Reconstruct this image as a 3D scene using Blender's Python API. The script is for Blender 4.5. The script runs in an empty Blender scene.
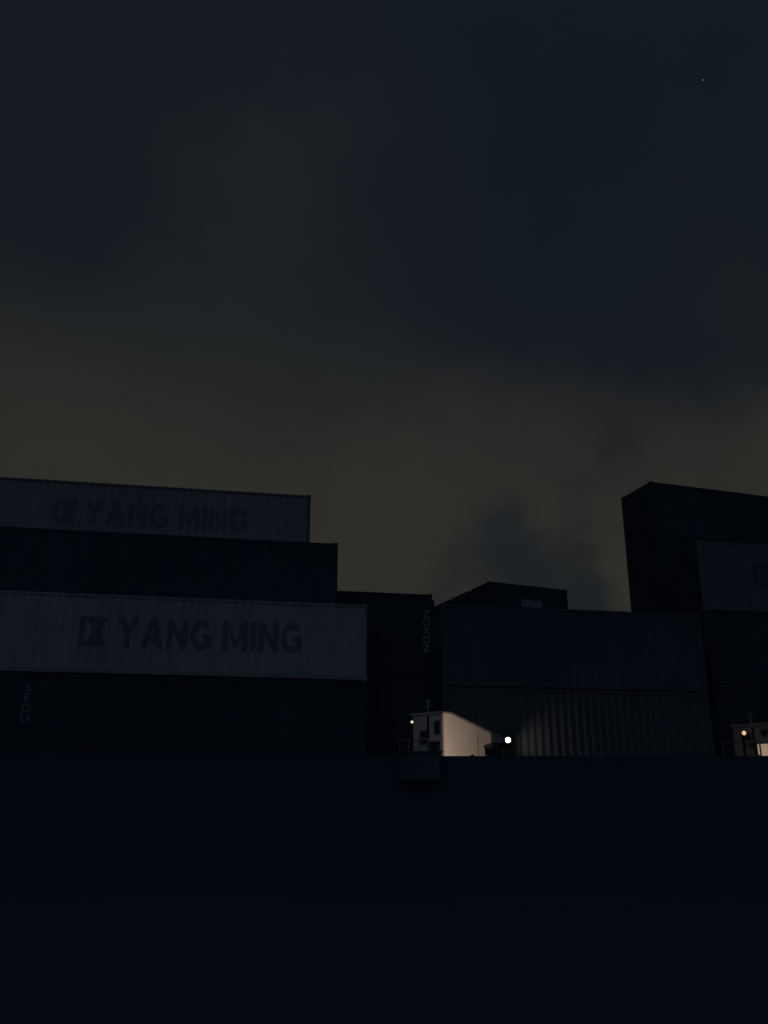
import bpy, bmesh, math, random
from mathutils import Vector, Matrix
random.seed(4)
D = bpy.data
S = bpy.context.scene
COL = S.collection
R = math.radians

# ------------------------------------------------------------------ camera
F = 900.0; P = R(18.6); EYE = 1.6
cp, sp = math.cos(P), math.sin(P)
cam = D.objects.new('camera', D.cameras.new('camera')); COL.objects.link(cam)
cam.data.sensor_fit = 'VERTICAL'; cam.data.sensor_height = 36; cam.data.sensor_width = 27
cam.data.lens = F/1024*36
cam.data.clip_end = 6000; cam.data.clip_start = .1
cam.location = (0, 0, EYE); cam.rotation_euler = (math.pi/2+P, 0, 0)
S.camera = cam
S.view_settings.view_transform = 'Standard'; S.view_settings.look = 'None'; S.view_settings.exposure = 0

def pixdir(px, py):
    a = (px-384)/F; b = (512-py)/F
    return Vector((a, cp-b*sp, sp+b*cp))
def elev(py):
    b = (512-py)/F
    return (sp+b*cp)/(cp-b*sp)
def Yof(z, py): return (z-EYE)/elev(py)
def Xof(px, Y, z): return (px-384)/F*(Y*cp+(z-EYE)*sp)
def at(px, py, Y):
    d = pixdir(px, py); return Vector((0, 0, EYE))+d*(Y/d.y)

# ------------------------------------------------------------------ materials
def mat(name, base, rough=.6, metal=0.0, vary=.35, scale=1.2, streak=True, rust=0.0, spec=.3):
    m = D.materials.new(name); m.use_nodes = True
    nt = m.node_tree; n = nt.nodes; l = nt.links
    b = n['Principled BSDF']
    b.inputs['Roughness'].default_value = rough; b.inputs['Metallic'].default_value = metal
    b.inputs['Specular IOR Level'].default_value = spec
    tc = n.new('ShaderNodeTexCoord'); mp = n.new('ShaderNodeMapping')
    mp.inputs['Scale'].default_value = (3, 3, .35) if streak else (1, 1, 1)
    l.new(tc.outputs['Object'], mp.inputs['Vector'])
    n1 = n.new('ShaderNodeTexNoise'); n1.inputs['Scale'].default_value = scale; n1.inputs['Detail'].default_value = 6
    l.new(mp.outputs[0], n1.inputs['Vector'])
    n2 = n.new('ShaderNodeTexNoise'); n2.inputs['Scale'].default_value = scale*.45; n2.inputs['Detail'].default_value = 4
    l.new(tc.outputs['Object'], n2.inputs['Vector'])
    ad = n.new('ShaderNodeMath'); ad.operation = 'ADD'; l.new(n1.outputs[0], ad.inputs[0]); l.new(n2.outputs[0], ad.inputs[1])
    mr = n.new('ShaderNodeMapRange'); mr.inputs[1].default_value = .65; mr.inputs[2].default_value = 1.35
    mr.inputs[3].default_value = 1-vary; mr.inputs[4].default_value = 1+vary*.6
    l.new(ad.outputs[0], mr.inputs[0])
    vm = n.new('ShaderNodeVectorMath'); vm.operation = 'SCALE'; vm.inputs[0].default_value = base
    l.new(mr.outputs[0], vm.inputs['Scale'])
    out = vm.outputs[0]
    if rust:
        n3 = n.new('ShaderNodeTexNoise'); n3.inputs['Scale'].default_value = 2.6; n3.inputs['Detail'].default_value = 8
        l.new(mp.outputs[0], n3.inputs['Vector'])
        r2 = n.new('ShaderNodeMapRange'); r2.inputs[1].default_value = .58; r2.inputs[2].default_value = .72; r2.inputs[4].default_value = rust
        l.new(n3.outputs[0], r2.inputs[0])
        mx = n.new('ShaderNodeMix'); mx.data_type = 'RGBA'
        l.new(r2.outputs[0], mx.inputs[0]); l.new(out, mx.inputs[6]); mx.inputs[7].default_value = (.10, .08, .065, 1)
        out = mx.outputs[2]
    l.new(out, b.inputs['Base Color'])
    return m
def emit(name, col, st):
    m = D.materials.new(name); m.use_nodes = True
    b = m.node_tree.nodes['Principled BSDF']
    b.inputs['Base Color'].default_value = (*col, 1)
    b.inputs['Emission Color'].default_value = (*col, 1); b.inputs['Emission Strength'].default_value = st
    return m
M = dict(
    grey=mat('weathered grey paint', (.45, .44, .435), .8, vary=.18, rust=.25, spec=.15),
    grey2=mat('dull grey paint', (.36, .355, .355), .8, vary=.18, rust=.25, spec=.15),
    grey3=mat('dim grey paint', (.20, .205, .215), .8, vary=.15, rust=.2, spec=.15),
    plate=mat('pale plate paint', (.34, .34, .36), .8, vary=.2),
    navy=mat('dark navy paint', (.06, .085, .11), .85, vary=.2, rust=.1, spec=.1),
    black=mat('blackish blue paint', (.05, .078, .105), .85, vary=.2, spec=.1),
    blue=mat('faded blue paint', (.10, .125, .15), .8, vary=.2, rust=.1, spec=.15),
    blue2=mat('dim slate paint', (.12, .13, .145), .85, vary=.2, rust=.1, spec=.08),
    letter=mat('dark lettering paint', (.235, .24, .25), .8, vary=.12, streak=True, spec=.15),
    letter2=mat('darker lettering paint', (.115, .125, .135), .8, vary=.1, streak=True, spec=.15),
    white=mat('white marking paint', (.55, .55, .54), .7, vary=.3),
    body=mat('white cabin paint', (.62, .58, .54), .6, vary=.12, streak=False),
    body2=mat('dull cabin paint', (.36, .34, .31), .7, vary=.2, streak=False),
    steel=mat('dull galvanised steel', (.2, .21, .22), .6, .3, vary=.3),
    dark=mat('dark painted steel', (.03, .033, .04), .6, vary=.3),
    rubber=mat('black rubber', (.02, .02, .02), .9, vary=.2, streak=False),
    glass=mat('dark cabin glass', (.012, .014, .018), .12, vary=.1, streak=False, spec=.5),
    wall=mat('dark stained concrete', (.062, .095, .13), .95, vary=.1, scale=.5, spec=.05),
    box=mat('grey enclosure paint', (.095, .125, .15), .8, vary=.2),
    asphalt=mat('night asphalt', (.072, .12, .15), .95, vary=.12, scale=.6, streak=False, spec=.05),
    apron=mat('concrete apron', (.07, .08, .09), .95, vary=.25, scale=.5, streak=False, spec=.1),
    lamp=emit('lamp glass lit', (1, .93, .78), 9),
    lamp2=emit('small lamp lit', (1, .9, .7), .9),
    warm=emit('warm lens lit', (1, .66, .42), .8),
    litwin=emit('window with lamplight inside', (1, .70, .48), .28),
    star=emit('star light', (.8, .9, 1), .14),
)

# ------------------------------------------------------------------ mesh helpers
def box(bm, x0, x1, y0, y1, z0, z1):
    v = [bm.verts.new(p) for p in ((x0,y0,z0),(x1,y0,z0),(x1,y1,z0),(x0,y1,z0),(x0,y0,z1),(x1,y0,z1),(x1,y1,z1),(x0,y1,z1))]
    for f in ((0,3,2,1),(4,5,6,7),(0,1,5,4),(1,2,6,5),(2,3,7,6),(3,0,4,7)): bm.faces.new([v[i] for i in f])
def prism(bm, pts, y0, y1):      # polygon in xz pushed along y
    a = [bm.verts.new((p[0], y0, p[1])) for p in pts]; b = [bm.verts.new((p[0], y1, p[1])) for p in pts]
    bm.faces.new(a); bm.faces.new(b[::-1]); n = len(pts)
    for i in range(n): bm.faces.new((a[i], b[i], b[(i+1) % n], a[(i+1) % n]))
def rod(bm, a, b, r, seg=10, r2=None):
    a = Vector(a); b = Vector(b); d = b-a
    q = Vector((0, 0, 1)).rotation_difference(d)
    bmesh.ops.create_cone(bm, cap_ends=True, segments=seg, radius1=r, radius2=r if r2 is None else r2, depth=d.length,
                          matrix=Matrix.Translation((a+b)/2) @ q.to_matrix().to_4x4())
def tomesh(name, bm, m, bevel=0):
    if bevel:
        bmesh.ops.bevel(bm, geom=bm.edges[:], offset=bevel, segments=2, affect='EDGES', clamp_overlap=True)
    bmesh.ops.recalc_face_normals(bm, faces=bm.faces[:])
    me = D.meshes.new(name); bm.to_mesh(me); bm.free(); me.materials.append(m); return me
def add(name, me, parent=None, loc=(0, 0, 0), rz=0):
    o = D.objects.new(name, me); COL.objects.link(o); o.parent = parent; o.location = loc; o.rotation_euler.z = rz
    return o
def thing(name, label, cat, loc=(0, 0, 0), rz=0, group=None, me=None):
    o = D.objects.new(name, me); COL.objects.link(o); o.location = loc; o.rotation_euler.z = rz
    o['label'] = label; o['category'] = cat
    if group: o['group'] = group
    return o
def mk(name, mt, parent, fn, bevel=0):
    bm = bmesh.new(); fn(bm); return add(name, tomesh(name, bm, mt, bevel), parent)

# ------------------------------------------------------------------ shipping container
W = 2.438; PITCH = .278
def prof(s):
    t = s % PITCH
    if t < .07: return 0
    if t < .138: return .036*(t-.07)/.068
    if t < .208: return .036
    return max(0, .036*(1-(t-.208)/.07))
def corr_side(bm, L, H, sy):
    xs = []; k = 0
    while True:
        base = k*PITCH
        for b in (0, .07, .138, .208):
            s = base+b
            if s > L-.2: break
            xs.append(s)
        if base > L-.2: break
        k += 1
    xs.append(L-.2)
    prev = None
    for s in xs:
        y = sy*(W/2-.012-prof(s))
        a = bm.verts.new((-L/2+.1+s, y, .16)); b = bm.verts.new((-L/2+.1+s, y, H-.12))
        if prev: bm.faces.new((prev[0], a, b, prev[1]))
        prev = (a, b)
def corr_end(bm, L, H):
    prev = None; n = 9; p = (W-.2)/n
    for k in range(n+1):
        for b, d in ((0, 0), (.3, 0), (.5, .045), (.8, .045)):
            s = (k+b)*p
            if s > W-.2+1e-6: break
            v = bm.verts.new((L/2-.015-d, -W/2+.1+s, .16)); w = bm.verts.new((L/2-.015-d, -W/2+.1+s, H-.12))
            if prev: bm.faces.new((prev[0], v, w, prev[1]))
            prev = (v, w)
def post(bm, L, H, sx, sy):
    box(bm, *sorted((sx*L/2, sx*(L/2-.1))), *sorted((sy*W/2, sy*(W/2-.1))), .118, H-.122)
def cast_(bm, L, H, sx, sy, top):
    z0, z1 = ((H-.122, H-.004) if top else (0, .118))
    box(bm, *sorted((sx*(L/2+.003), sx*(L/2-.175))), *sorted((sy*(W/2+.003), sy*(W/2-.16))), z0, z1)
def rail_long(bm, L, H, sy, top):
    if top: box(bm, -L/2+.175, L/2-.175, *sorted((sy*(W/2-.002), sy*(W/2-.07))), H-.12, H-.03)
    else: box(bm, -L/2+.175, L/2-.175, *sorted((sy*(W/2-.002), sy*(W/2-.07))), .02, .16)
def rail_end(bm, L, H, sx, top):
    z0, z1 = ((H-.16, H-.03) if top else (.02, .16))
    box(bm, *sorted((sx*(L/2-.002), sx*(L/2-.09))), -W/2+.16, W/2-.16, z0, z1)
def roof(bm, L, H):
    n = int((L-.3)/.2); x0 = -L/2+.15
    for i in range(n):
        box(bm, x0+i*.2+.03, x0+i*.2+.15, -W/2+.1, W/2-.1, H-.035, H-.022)
    box(bm, -L/2+.1, L/2-.1, -W/2+.07, W/2-.07, H-.06, H-.035)
def door(bm, L, H, s):
    y0, y1 = sorted((s*.008, s*(W/2-.102)))
    box(bm, -L/2+.025, -L/2+.07, y0, y1, .162, H-.162)
    for k in range(5):
        z = .35+k*(H-.7)/4.6
        box(bm, -L/2+.012, -L/2+.025, y0+.06, y1-.06, z, z+.3)
def bar(bm, L, H, y):
    rod(bm, (-L/2-.012, y, .1), (-L/2-.012, y, H-.1), .018, 8)
    for z in (.25, H*.5, H-.3): box(bm, -L/2-.03, -L/2+.01, y-.05, y+.05, z, z+.07)
    box(bm, -L/2-.035, -L/2-.02, y-.02, y+.32, 1.05, 1.1)
CACHE = {}
def cm(key, m, fn):
    k = (key, m.name)
    if k not in CACHE:
        bm = bmesh.new(); fn(bm); CACHE[k] = tomesh(key[0], bm, m)
    return CACHE[k]
def container(L, H, mk_, loc, rz, label, group=None, detail=True, endm=None):
    m = M[mk_]; em = M[endm] if endm else m
    fr = {'grey': M['grey2'], 'grey2': M['grey3']}.get(mk_, m)
    if not detail:
        def allf(bm):
            for s in (-1, 1):
                corr_side(bm, L, H, s); door(bm, L, H, s)
                for t in (0, 1): rail_long(bm, L, H, s, t); rail_end(bm, L, H, s, t)
                for q in (-1, 1):
                    post(bm, L, H, s, q)
                    for t in (0, 1): cast_(bm, L, H, s, q, t)
            corr_end(bm, L, H); roof(bm, L, H)
            for y in (-.85, -.3, .3, .85): bar(bm, L, H, y)
        me = cm(('shipping_container', L, H), m, allf)
        return thing('shipping_container', label, 'shipping container', loc, rz, group, me)
    t = thing('shipping_container', label, 'shipping container', loc, rz, group)
    for s in (-1, 1):
        add('side_panel', cm(('side_panel', L, H, s), m, lambda b: corr_side(b, L, H, s)), t)
        dr = add('door', cm(('door', L, H, s), em, lambda b: door(b, L, H, s)), t)
        for y in ((.3, .85) if s > 0 else (-.85, -.3)):
            add('locking_bar', cm(('locking_bar', L, H, y), em, lambda b: bar(b, L, H, y)), dr)
        for tp in (0, 1):
            add('end_header' if tp else 'end_sill', cm(('end_rail', L, H, s, tp), em if s < 0 else fr, lambda b: rail_end(b, L, H, s, tp)), t)
            add('top_rail' if tp else 'bottom_rail', cm(('rail', L, H, s, tp), fr, lambda b: rail_long(b, L, H, s, tp)), t)
        for q in (-1, 1):
            pm = em if (s < 0 and q > 0) else fr
            add('corner_post', cm(('corner_post', L, H, s, q), pm, lambda b: post(b, L, H, s, q)), t)
            for tp in (0, 1):
                add('corner_casting', cm(('corner_casting', L, H, s, q, tp), pm, lambda b: cast_(b, L, H, s, q, tp)), t)
    add('end_panel', cm(('end_panel', L, H), m, lambda b: corr_end(b, L, H)), t)
    add('roof_panel', cm(('roof_panel', L, H), m, lambda b: roof(b, L, H)), t)
    return t

# --- lettering
def text_mesh(txt, w, h, x0, z0, offset=.0, spacing=1.0, align='LEFT', line=1.0):
    cu = D.curves.new('t', 'FONT'); cu.body = txt; cu.offset = offset; cu.space_character = spacing
    cu.space_line = line; cu.align_x = align; cu.resolution_u = 3
    o = D.objects.new('t', cu); COL.objects.link(o); bpy.context.view_layer.update()
    me = D.meshes.new_from_object(o.evaluated_get(bpy.context.evaluated_depsgraph_get()))
    D.objects.remove(o)
    bm = bmesh.new(); bm.from_mesh(me)
    xs = [v.co.x for v in bm.verts]; ys = [v.co.y for v in bm.verts]
    for v in bm.verts:
        v.co = Vector((x0+(v.co.x-min(xs))/(max(xs)-min(xs))*w, 0, z0+(v.co.y-min(ys))/(max(ys)-min(ys))*h))
    return bm
def drape(bm, L):
    bmesh.ops.triangulate(bm, faces=bm.faces[:])
    xs = [v.co.x for v in bm.verts]; a, b = min(xs)+L/2-.1, max(xs)+L/2-.1
    k = int(a/PITCH)-1
    while k*PITCH < b:
        for t in (0, .07, .138, .208):
            s = k*PITCH+t
            if a < s < b:
                bmesh.ops.bisect_plane(bm, geom=bm.verts[:]+bm.edges[:]+bm.faces[:], plane_co=(s-L/2+.1, 0, 0), plane_no=(1, 0, 0))
        k += 1
    for v in bm.verts: v.co.y = -(W/2-.012-prof(v.co.x+L/2-.1))-.006
def poly(bm, pts): bm.faces.new([bm.verts.new((p[0], 0, p[1])) for p in pts])
def arcstrip(cx, rx, ry, ix, iy, a0, a1, n=16):
    out = []
    for i in range(n):
        t0 = R(a0+(a1-a0)*i/n); t1 = R(a0+(a1-a0)*(i+1)/n)
        out.append([(cx+ix*math.cos(t0), .5+iy*math.sin(t0)), (cx+rx*math.cos(t0), .5+ry*math.sin(t0)),
                    (cx+rx*math.cos(t1), .5+ry*math.sin(t1)), (cx+ix*math.cos(t1), .5+iy*math.sin(t1))])
    return out
q = .24
GL = {   # every stroke a convex piece, none overlapping
 'Y': (.95, [[(.355, 0), (.595, 0), (.595, .45), (.355, .45)], [(.355, .45), (.475, .45), (.475, .68), (.27, 1), (0, 1)], [(.595, .45), (.95, 1), (.68, 1), (.475, .68), (.475, .45)]]),
 'A': (1.0, [[(0, 0), (.26, 0), (.5, .72), (.5, 1), (.36, 1)], [(1, 0), (.74, 0), (.5, .72), (.5, 1), (.64, 1)], [(.333, .22), (.667, .22), (.6, .40), (.4, .40)]]),
 'N': (.92, [[(0, 0), (q, 0), (q, 1), (0, 1)], [(.68, 0), (.92, 0), (.92, 1), (.68, 1)], [(q, 1), (q, .66), (.68, 0), (.68, .34)]]),
 'G': (.98, arcstrip(.49, .49, .51, .25, .29, 42, 300)+[[(.615, .249), (.735, .058), (.98, .16), (.98, .36), (.74, .36), (.74, .3)], [(.56, .36), (.98, .36), (.98, .54), (.56, .54)]]),
 'M': (1.12, [[(0, 0), (q, 0), (q, 1), (0, 1)], [(.88, 0), (1.12, 0), (1.12, 1), (.88, 1)], [(q, 1), (q, .68), (.56, .02), (.56, .36)], [(.88, 1), (.56, .36), (.56, .02), (.88, .68)]]),
 'I': (.25, [[(0, 0), (.25, 0), (.25, 1), (0, 1)]]),
}
def block_text(txt, w, h, x0, z0):
    adv = 0; items = []
    for ch in txt:
        if ch == ' ': adv += .38; continue
        cw, ps = GL[ch]; items.append((adv, ps)); adv += cw+.13
    k = w/(adv-.13); bm = bmesh.new()
    for a, ps in items:
        for p in ps: poly(bm, [(x0+(a+x)*k, z0+z*h) for x, z in p])
    return bm
L45 = 13.716; L40 = 12.192; L20 = 6.058; H1 = 2.591; H2 = 2.896
def name_marks(t, L, H, dx=0, dz=0, wt=6.1, mt='letter'):
    zc = H*.5+dz
    bm = block_text('YANG MING', wt, 1.0, -L/2+3.97+dx, zc-.5); drape(bm, L)
    add('lettering', tomesh('lettering', bm, M[mt]), t)
    bm = bmesh.new(); x = -L/2+2.80+dx; z = zc-.47; s = .94
    poly(bm, [(x, z), (x+.17, z), (x+.17, z+s), (x, z+s)])
    poly(bm, [(x+.17, z), (x+.86, z), (x+.86, z+.16), (x+.17, z+.16)])
    poly(bm, [(x+.17, z+s-.16), (x+.86, z+s-.16), (x+.86, z+s), (x+.17, z+s)])
    poly(bm, [(x+.30, z+.161), (x+.80, z+.161), (x+.66, z+.47), (x+.44, z+.47)])
    poly(bm, [(x+.44, z+.47), (x+.66, z+.47), (x+.80, z+s-.161), (x+.30, z+s-.161)])
    drape(bm, L); add('emblem', tomesh('emblem', bm, M[mt]), t)

TH = R(10.4); U = Vector((math.cos(TH), math.sin(TH), 0)); WV = Vector((-math.sin(TH), math.cos(TH), 0))
Z0 = .63
def centre(corner, L, side, th=TH):
    u = Vector((math.cos(th), math.sin(th), 0)); w = Vector((-math.sin(th), math.cos(th), 0))
    return corner + u*(L/2)*(1 if side == 'L' else -1) + w*(W/2)
def stack(corner, L, side, tiers, th=TH):
    c = centre(corner, L, side, th); z = Z0; out = []
    for tr in tiers:
        (H, m, lab, det, grp) = tr[:5]
        out.append(container(L, H, m, (c.x, c.y, z), th, lab, grp, det, tr[5] if len(tr) > 5 else None)); z += H
    return out
def corner(px, py, z):
    Y = Yof(z, py); return Vector((Xof(px, Y, z), Y, 0))
HG = 'unseen lower containers carrying the stacks'
def low(H, m='navy'): return (H, m, 'dark unlit shipping container low in a stack, behind the boundary wall', False, HG)

# left, three stepped rows
r1 = stack(corner(367, 604, Z0+3*H1), L40, 'R', [low(H1, 'black'),
    (H1, 'black', 'nearly black container under the lower lettered grey one, white code near its left end', True, None),
    (H1, 'grey', 'nearer, lower of the two lettered grey containers on the left', True, None)])
name_marks(r1[2], L40, H1, .10, .05, 5.95)
r2 = stack(corner(338, 543, Z0+3*H1+H2), L40, 'R', [low(H1), low(H1), low(H1),
    (H2, 'black', 'dark plain container sandwiched between the two lettered grey containers on the left', True, None)])
r3 = stack(corner(311, 495, Z0+3*H1+2*H2), L45, 'R', [low(H1), low(H1), low(H1), low(H2),
    (H2, 'grey2', 'grey lettered container topmost at the far left, its roof against the sky', True, None)])
name_marks(r3[4], L45, H2, -.70+L45-L40, .17, 6.4)

# end-on stack in the middle
cD = corner(368, 597, Z0+2*H2+H1)
thD = TH+math.pi/2
def endon(cor, L, tiers):
    c = cor+U*(W/2)+WV*(L/2); z = Z0; out = []
    for (H, m, lab, det, grp) in tiers:
        out.append(container(L, H, m, (c.x, c.y, z), thD, lab, grp, det)); z += H
    return out
sD = endon(cD, L20, [low(H2),
    (H1, 'black', 'dark end-on container below the one with the vertical white code', True, None),
    (H2, 'black', 'dark container seen door-end on with a vertical white code at its right edge', True, None)])
stack(corner(432, 594, Z0+4*H1), L40, 'R', [low(H1), low(H1), low(H1),
    (H1, 'black', 'dark container whose roof edge just shows behind the end-on stack', True, None)])
LF = 9.9
sF = stack(corner(441, 603, Z0+2*H1+H2), LF, 'L', [low(H1, 'blue'),
    (H1, 'blue2', 'corrugated container with ribs lit by the white lamp, beneath the dull blue container', True, None),
    (H2, 'blue', 'dull dark blue container right of the vertical code, resting on the lamp-lit one', True, None)])
th2 = R(23); w2 = Vector((-math.sin(th2), math.cos(th2), 0))
cE = corner(489, 581, Z0+6*H1)
for k in range(3):
    lab = ['distant short container with a pale plate, peeking over the blue container in the middle',
           'distant short container second in line behind the one with the pale plate',
           'distant short container furthest back in the line behind the pale plate one'][k]
    s = stack(cE+w2*(k*(W+.5)), L20, 'L', [low(H1)]*5+[(H1, 'black', lab, True, None)], th2)
    if k == 0:
        mk('name_plate', M['plate'], s[-1], lambda b: box(b, -.65, .95, -W/2-.01, -W/2+.005, H1-1.5, H1-1.0))
# right: tall dark stack and lettered one in front
sR = stack(corner(650, 481, Z0+6*H1), L40, 'L', [low(H1), low(H1), low(H1),
    (H1, 'black', 'dark container third from the top of the tall right-hand stack', True, None),
    (H1, 'black', 'dark container directly under the topmost one of the tall right-hand stack', True, None),
    (H1, 'black', 'black container crowning the tall stack at the right, highest against the sky', True, None)], R(18))
sJ = stack(corner(697, 540, Z0+4*H2), L40, 'L', [low(H2),
    (H2, 'black', 'dark container two below the grey emblem container at the right edge', True, None),
    (H2, 'black', 'dark container immediately below the grey emblem container at the right edge', True, None),
    (H2, 'grey3', 'dim grey container with a dark emblem, cut by the right edge', True, None, 'black')])
name_marks(sJ[3], L40, H2, -.45, .1, 6.45, 'letter2')

# small white codes
def flat_text(name, parent, txt, w, h, mt, place):
    bm = text_mesh(txt, w, h, -w/2, -h/2, offset=.012, align='CENTER', line=.85)
    o = add(name, tomesh(name, bm, mt), parent); o.location, o.rotation_euler = place; return o
flat_text('code_lettering', sD[2], 'Z\nO\nX\nO\nZ', .28, 1.5, M['white'], ((-L20/2-.045, -.90, 1.72), (0, 0, -math.pi/2)))
bm = text_mesh('S\nE\nG\nU', .26, 1.2, -L40/2+1.45, 1.05, offset=.01, align='CENTER', line=.9); drape(bm, L40)
add('code_lettering', tomesh('code_lettering', bm, M['plate']), r1[1])
bm = text_mesh('45G1', .95, .2, -L40/2+.55, 2.2); drape(bm, L40)
add('code_lettering', tomesh('code_lettering', bm, M['blue']), r2[3])
bm = text_mesh('22G1', .2, .8, L40/2-11.4, 1.6); drape(bm, L40)
add('code_lettering', tomesh('code_lettering', bm, M['blue2']), sR[5])

# ------------------------------------------------------------------ setting
def sheet(name, x0, x1, y0, y1, z, mt):
    bm = bmesh.new()
    bm.faces.new([bm.verts.new(p) for p in ((x0, y0, z), (x1, y0, z), (x1, y1, z), (x0, y1, z))])
    o = add(name, tomesh(name, bm, mt)); o['kind'] = 'structure'; return o
sheet('ground', -3000, 3000, -600, 5000, 0, M['asphalt'])
bm = bmesh.new(); box(bm, -120, 120, 23.35, 160, .004, Z0)
o = add('yard_platform', tomesh('yard_platform', bm, M['apron'])); o['kind'] = 'structure'
YW = 23.0; ZT = EYE+elev(756)*YW
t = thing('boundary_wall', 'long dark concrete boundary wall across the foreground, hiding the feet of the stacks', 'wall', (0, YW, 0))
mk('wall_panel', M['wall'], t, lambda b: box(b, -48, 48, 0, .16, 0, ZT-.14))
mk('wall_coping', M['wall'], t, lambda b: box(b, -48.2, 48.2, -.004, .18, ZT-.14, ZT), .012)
p = at(420, 781, YW-.1)
t = thing('utility_box', 'grey metal utility box fixed high on the dark wall below the white cabin', 'box', (p.x, YW-.09, p.z))
mk('cabinet', M['box'], t, lambda b: box(b, -.5, .5, -.28, -.003, 0, .66), .012)
mk('door', M['box'], t, lambda b: box(b, -.45, .45, -.3, -.283, .05, .6))
mk('rain_hood', M['box'], t, lambda b: box(b, -.54, .54, -.34, -.003, .663, .69))
mk('handle', M['steel'], t, lambda b: box(b, .34, .38, -.325, -.303, .24, .4))

# ------------------------------------------------------------------ cabins
def cabin(label, pa, pb, wd, lit, bd='body'):
    d = Vector((pb.x-pa.x, pb.y-pa.y, 0)); L = d.length; ang = math.atan2(d.y, d.x)
    za, zb = pa.z-Z0, pb.z-Z0; B = M[bd]
    t = thing('cabin', label, 'cabin', (pa.x, pa.y, Z0), ang)
    FL = 1.5
    wl = mk('wall', B, t, lambda b: prism(b, [(0, FL), (L, FL), (L, zb-.07), (.12*L, za-.07), (0, za-.07)], 0, wd))
    mk('roof', B, t, lambda b: prism(b, [(-.05, za-.066), (.12*L, za-.066), (L+.06, zb-.075), (L+.06, zb-.01), (.12*L, za), (-.05, za)], -.03, wd+.04))
    mk('base_frame', M['dark'], t, lambda b: ([box(b, x, x+.12, y, y+.12, 0, FL-.12) for x in (.05, L-.2) for y in (.03, wd-.15)], box(b, 0, L, 0, wd, FL-.12, FL-.003)))
    cells = [(.08, .34, 1.9), (.14, .40, 2.62), (.56, .9, 2.1), (.54, .72, 2.95), (.12, .26, 3.2)]
    for i, (y0, y1, z) in enumerate(cells):
        y0 *= wd; y1 *= wd; h = .34
        if z+h > za-.15: h = za-.2-z
        if h < .12: continue
        f = mk('window', M['steel'], t, lambda b: box(b, -.03, -.003, y0-.03, y1+.03, z-.03, z+h+.03))
        mk('pane', M['litwin'] if i in lit else M['glass'], f, lambda b: box(b, -.036, -.031, y0, y1, z, z+h))
    mk('landing', M['steel'], t, lambda b: box(b, -.7, -.04, 0, wd, FL-.08, FL))
    mk('handrail', M['steel'], t, lambda b: ([rod(b, (-.66, y, FL), (-.66, y, FL+1.5), .022) for y in (.04, wd/3, wd*2/3, wd-.04)], rod(b, (-.66, .04, FL+1.5), (-.66, wd-.04, FL+1.5), .024), rod(b, (-.66, .04, FL+1.1), (-.66, wd-.04, FL+1.1), .016)))
    mk('ladder', M['steel'], t, lambda b: (rod(b, (-1.0, .3, 0), (-.72, .3, FL), .02), rod(b, (-1.0, .75, 0), (-.72, .75, FL), .02), [rod(b, (-1.0+.28*q, .3, FL*q), (-1.0+.28*q, .75, FL*q), .014) for q in (.2, .4, .6, .8)]))
    mk('antenna_mast', B, t, lambda b: (rod(b, (.1, wd*.55, za-.02), (.1, wd*.55, za+.42), .022), rod(b, (.1, wd*.55-.16, za+.2), (.1, wd*.55+.16, za+.2), .013), rod(b, (.1, wd*.55-.1, za+.32), (.1, wd*.55+.1, za+.32), .013)))
    mk('roof_railing', M['steel'], t, lambda b: ([rod(b, (.03, y, za-.01), (.03, y, za+.14), .01) for y in (.3, wd-.02)], rod(b, (.03, .3, za+.14), (.03, wd-.02, za+.14), .01)))
    mk('conduit', M['dark'], t, lambda b: rod(b, (-.03, wd*.47, FL), (-.03, wd*.47, za-.1), .03))
    mk('wall_seam', M['steel'], t, lambda b: box(b, L*.55, L*.55+.025, -.012, -.003, FL+.05, za+(zb-za)*.52-.16))
    return t
a = at(443, 711, 26.6); b_ = at(503, 738, 28.9)
cabin('small white cabin with one brightly lit warm side, left of the white lamp', a, b_, 1.15, ())
a3 = at(771, 722, 27.2); b3 = at(833, 724, 29.2)
cabin('pale cabin with a warm lit window, cut off by the right edge of the picture', a3, b3, 1.3, (1, 2), 'body2')

# forklift
fp = at(497, 744, 25.4)
t = thing('forklift', 'dark forklift silhouetted against the lit white cabin', 'forklift', (fp.x, fp.y, Z0), R(8))
ft = fp.z-Z0
mk('chassis', M['dark'], t, lambda b: prism(b, [(-.9, .3), (.9, .3), (.95, 1.3), (.2, 1.45), (-.3, 1.1), (-.9, 1.1)], -.55, .55), .03)
mk('overhead_guard', M['dark'], t, lambda b: (box(b, -.25, .3, -.5, .5, ft-.08, ft), [rod(b, (x, y, 1.1), (x*.9, y, ft-.05), .035) for x in (-.22, .27) for y in (-.46, .46)]))
mk('cab_screen', M['glass'], t, lambda b: box(b, -.19, .24, .44, .48, 1.46, ft-.09))
mk('mast', M['dark'], t, lambda b: (box(b, -1.02, -.92, -.4, -.28, .15, 1.9), box(b, -1.02, -.92, .28, .4, .15, 1.9), box(b, -1.0, -.94, -.28, .28, 1.75, 1.85)))
mk('fork', M['steel'], t, lambda b: (box(b, -2.1, -1.08, -.34, -.24, .15, .19), box(b, -1.09, -1.06, -.34, -.24, .19, .9)))
mk('fork', M['steel'], t, lambda b: (box(b, -2.1, -1.08, .24, .34, .15, .19), box(b, -1.09, -1.06, .24, .34, .19, .9)))
mk('seat', M['rubber'], t, lambda b: (box(b, -.1, .35, -.25, .25, 1.42, 1.55), box(b, .25, .35, -.25, .25, 1.55, 2.0)), .02)
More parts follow.
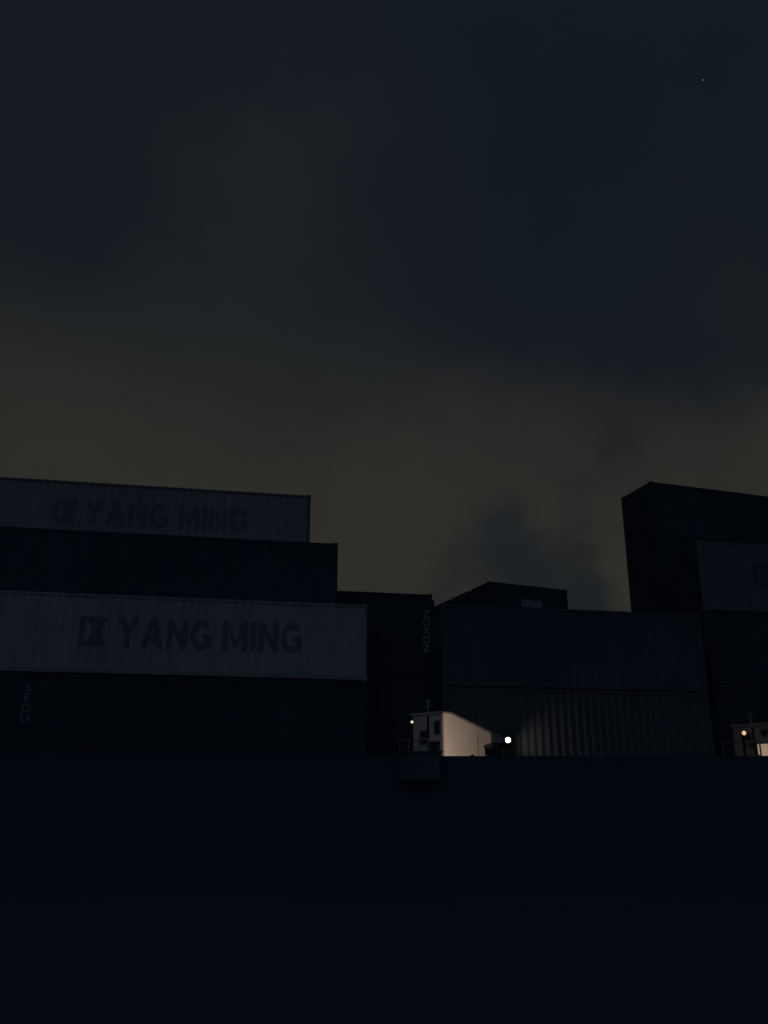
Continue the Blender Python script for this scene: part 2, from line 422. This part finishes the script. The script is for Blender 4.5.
for x in (-.6, .6):
    for s in (-1, 1):
        w = mk('wheel', M['rubber'], t, lambda b: rod(b, (x, s*.5, .33), (x, s*.72, .33), .33, 22))
        mk('rim', M['steel'], w, lambda b: rod(b, (x, s*.7, .33), (x, s*.735, .33), .17, 16))

# ------------------------------------------------------------------ lamps
def lamp_post(px, py, Y, r, lens, label, yaw=0):
    p = at(px, py, Y)
    t = thing('lamp_post', label, 'lamp', (p.x, p.y, Z0), yaw); h = p.z-Z0
    mk('pole', M['dark'], t, lambda b: (rod(b, (0, .12, 0), (0, .12, h+.1), .035), rod(b, (0, .12, 0), (0, .12, .04), .16)))
    mk('bracket', M['dark'], t, lambda b: rod(b, (0, .12, h+.08), (0, .02, h+.08), .02))
    mk('lamp_head', M['dark'], t, lambda b: rod(b, (0, .1, h), (0, .02, h), r*.6, 16, r*1.25))
    mk('lens', lens, t, lambda b: bmesh.ops.create_uvsphere(b, u_segments=16, v_segments=10, radius=r, matrix=Matrix.Translation((0, 0, h)) @ Matrix.Diagonal((1, .6, 1, 1))))
    return p
lp = lamp_post(508, 740, 31.1, .085, M['lamp'], 'brightest white lamp on a dark post at left end of the lit ribbed container')
l2 = lamp_post(412, 722, 24.4, .035, M['lamp2'], 'tiny white lamp on a thin post left of the white cabin')
rp = lamp_post(744, 733, 26.0, .06, M['warm'], 'small warm lamp on a post beside the right-edge cabin')

def light(name, typ, loc, energy, col, **k):
    ld = D.lights.new(name, typ); ld.energy = energy; ld.color = col
    for a_, v in k.items(): setattr(ld, a_, v)
    o = D.objects.new(name, ld); COL.objects.link(o); o.location = loc; return o
def aim(o, tgt): o.rotation_euler = (Vector(tgt)-Vector(o.location)).to_track_quat('-Z', 'Y').to_euler()
s = light('lamp_beam', 'SPOT', (lp.x+.12, lp.y-.15, lp.z), 12, (1, .86, .70), spot_size=R(125), spot_blend=1, shadow_soft_size=.12)
aim(s, (lp.x+4, lp.y+.8, lp.z-.5))
s = light('small_lamp_beam', 'SPOT', (l2.x+.05, l2.y+.25, l2.z), 3.2, (1, .76, .56), spot_size=R(46), spot_blend=.5, shadow_soft_size=.04)
aim(s, (a.x-.35, a.y+.4, a.z-.9))
s = light('warm_lamp_beam', 'SPOT', (rp.x+.05, rp.y+.25, rp.z), 1.6, (1, .72, .5), spot_size=R(60), spot_blend=.6, shadow_soft_size=.04)
aim(s, (a3.x-.3, a3.y+.5, a3.z-.7))
def added_flood(loc, tgts, en, label):
    """added unseen lamp; its flanged snoot is cut to light only the target"""
    t = thing('added_floodlight', label, 'lamp', (loc[0], loc[1], Z0)); h = loc[2]-Z0
    L0 = Vector(loc); up = Vector((0, 0, h))
    mk('stand', M['dark'], t, lambda b: (rod(b, (0, 0, 0), (0, 0, h-.1), .03), [rod(b, (0, 0, .5), (.4*math.cos(q), .4*math.sin(q), 0), .02) for q in (0, 2.1, 4.2)]))
    c = sum(tgts, Vector())/len(tgts); d = (c-L0).normalized()
    def sn(b):
        n_ = len(tgts)
        ps = [(q-L0)*(.22/((q-L0).dot(d))) for q in tgts]; cc = sum(ps, Vector())/n_
        inn = [b.verts.new(q+up) for q in ps]; out = [b.verts.new(cc+(q-cc).normalized()*.42+up) for q in ps]
        back = [b.verts.new(cc+(q-cc).normalized()*.42+up-d*.3) for q in ps]
        for i in range(n_):
            j = (i+1) % n_
            b.faces.new((inn[i], out[i], out[j])); b.faces.new((inn[i], out[j], inn[j])); b.faces.new((out[i], back[i], back[j], out[j]))
    mk('snoot', M['dark'], t, sn)  # shaped to keep the added beam off the containers behind
    mk('lamp_head', M['dark'], t, lambda b: rod(b, up-d*.2, up-d*.04, .06, 16, .09))
    s = light('added_flood_beam', 'SPOT', L0, en, (1, .75, .57), spot_size=R(95), spot_blend=.1, shadow_soft_size=.004)  # unseen source added to light the cabin side
    aim(s, c)
near = Vector((a.x, a.y, 0)); far = Vector((b_.x, b_.y, 0))
k1 = near.lerp(far, .12)
added_flood((2.45, 24.0, 2.65), [Vector((near.x, near.y, Z0+1.7)), Vector((far.x, far.y, Z0+1.7)), Vector((far.x, far.y, b_.z-.03)), Vector((k1.x, k1.y, a.z-.03)), Vector((near.x, near.y, a.z-.03))],
      190, 'floodlight on a low stand behind the wall aimed at the white cabin')

# star
sd = pixdir(703, 80).normalized()*1500
bm = bmesh.new(); bmesh.ops.create_icosphere(bm, subdivisions=2, radius=1.0)
thing('star', 'single faint star high in the night sky at upper right', 'star', sd+Vector((0, 0, EYE)), me=tomesh('star', bm, M['star']))

sun = light('added_rib_light', 'SUN', (0, -20, 40), .012, (.9, .95, 1), angle=R(8))  # weak directional light added to shade the container ribs
sun.rotation_euler = (R(66), 0, R(-30))

# ------------------------------------------------------------------ night sky
w = D.worlds.new('World'); S.world = w; w.use_nodes = True
nt = w.node_tree; n = nt.nodes; l = nt.links
bg = n['Background']
def lin(c):
    return tuple(((x/255)/12.92 if x/255 <= .04045 else ((x/255+.055)/1.055)**2.4) for x in c)+(1,)
tc = n.new('ShaderNodeTexCoord')
nz = n.new('ShaderNodeTexNoise'); nz.inputs['Scale'].default_value = 2.6; nz.inputs['Detail'].default_value = 5; nz.inputs['Roughness'].default_value = .55
l.new(tc.outputs['Generated'], nz.inputs['Vector'])
sub = n.new('ShaderNodeVectorMath'); sub.operation = 'SUBTRACT'; sub.inputs[1].default_value = (.5, .5, .5); l.new(nz.outputs['Color'], sub.inputs[0])
scl = n.new('ShaderNodeVectorMath'); scl.operation = 'SCALE'; scl.inputs['Scale'].default_value = .12; l.new(sub.outputs[0], scl.inputs[0])
wd = n.new('ShaderNodeVectorMath'); wd.operation = 'ADD'; l.new(tc.outputs['Generated'], wd.inputs[0]); l.new(scl.outputs[0], wd.inputs[1])
WD = wd.outputs[0]
def smooth(sock, a, b, lo=0., hi=1.):
    m = n.new('ShaderNodeMapRange'); m.interpolation_type = 'SMOOTHSTEP'
    if a > b: a, b, lo, hi = b, a, hi, lo
    m.inputs[1].default_value = a; m.inputs[2].default_value = b; m.inputs[3].default_value = lo; m.inputs[4].default_value = hi
    l.new(sock, m.inputs[0]); return m.outputs[0]
def mix(fac, c1, c2):
    m = n.new('ShaderNodeMix'); m.data_type = 'RGBA'; l.new(fac, m.inputs[0])
    for s_, c in ((6, c1), (7, c2)):
        if isinstance(c, tuple): m.inputs[s_].default_value = c
        else: l.new(c, m.inputs[s_])
    return m.outputs[2]
def patch(px, py, r0, r1, amt, src=WD):
    d = n.new('ShaderNodeVectorMath'); d.operation = 'DOT_PRODUCT'; d.inputs[1].default_value = pixdir(px, py).normalized()
    l.new(src, d.inputs[0]); return smooth(d.outputs['Value'], math.cos(R(r1)), math.cos(R(r0)), 0, amt)
sep = n.new('ShaderNodeSeparateXYZ'); l.new(WD, sep.inputs[0])
sep0 = n.new('ShaderNodeSeparateXYZ'); l.new(tc.outputs['Generated'], sep0.inputs[0])
c = lin((22, 28, 33))
c = mix(smooth(sep.outputs[2], .56, .35), c, lin((47, 45, 41)))
c = mix(patch(330, 290, 0, 14, .6), c, lin((34, 37, 38)))
c = mix(patch(650, 190, 0, 24, .75), c, lin((17, 24, 33)))
c = mix(patch(700, 330, 0, 14, .75), c, lin((20, 27, 33)))
c = mix(patch(770, 480, 0, 13, .75), c, lin((29, 32, 34)))
c = mix(patch(650, 410, 0, 10, .75), c, lin((23, 29, 33)))
c = mix(patch(590, 480, 0, 9, .7), c, lin((26, 31, 35)))
c = mix(patch(545, 550, 0, 9, .7), c, lin((28, 32, 35)))
c = mix(smooth(sep0.outputs[2], .76, .95), c, lin((26, 36, 48)))
c = mix(smooth(sep0.outputs[1], .15, -.35), c, (.020, .031, .048, 1))
n4 = n.new('ShaderNodeTexNoise'); n4.inputs['Scale'].default_value = 4.5; n4.inputs['Detail'].default_value = 5
l.new(WD, n4.inputs['Vector'])
mo = smooth(n4.outputs[0], .3, .7, .94, 1.06)
vs = n.new('ShaderNodeVectorMath'); vs.operation = 'SCALE'; l.new(c, vs.inputs[0]); l.new(mo, vs.inputs['Scale'])
l.new(vs.outputs[0], bg.inputs['Color']); bg.inputs['Strength'].default_value = 1.0
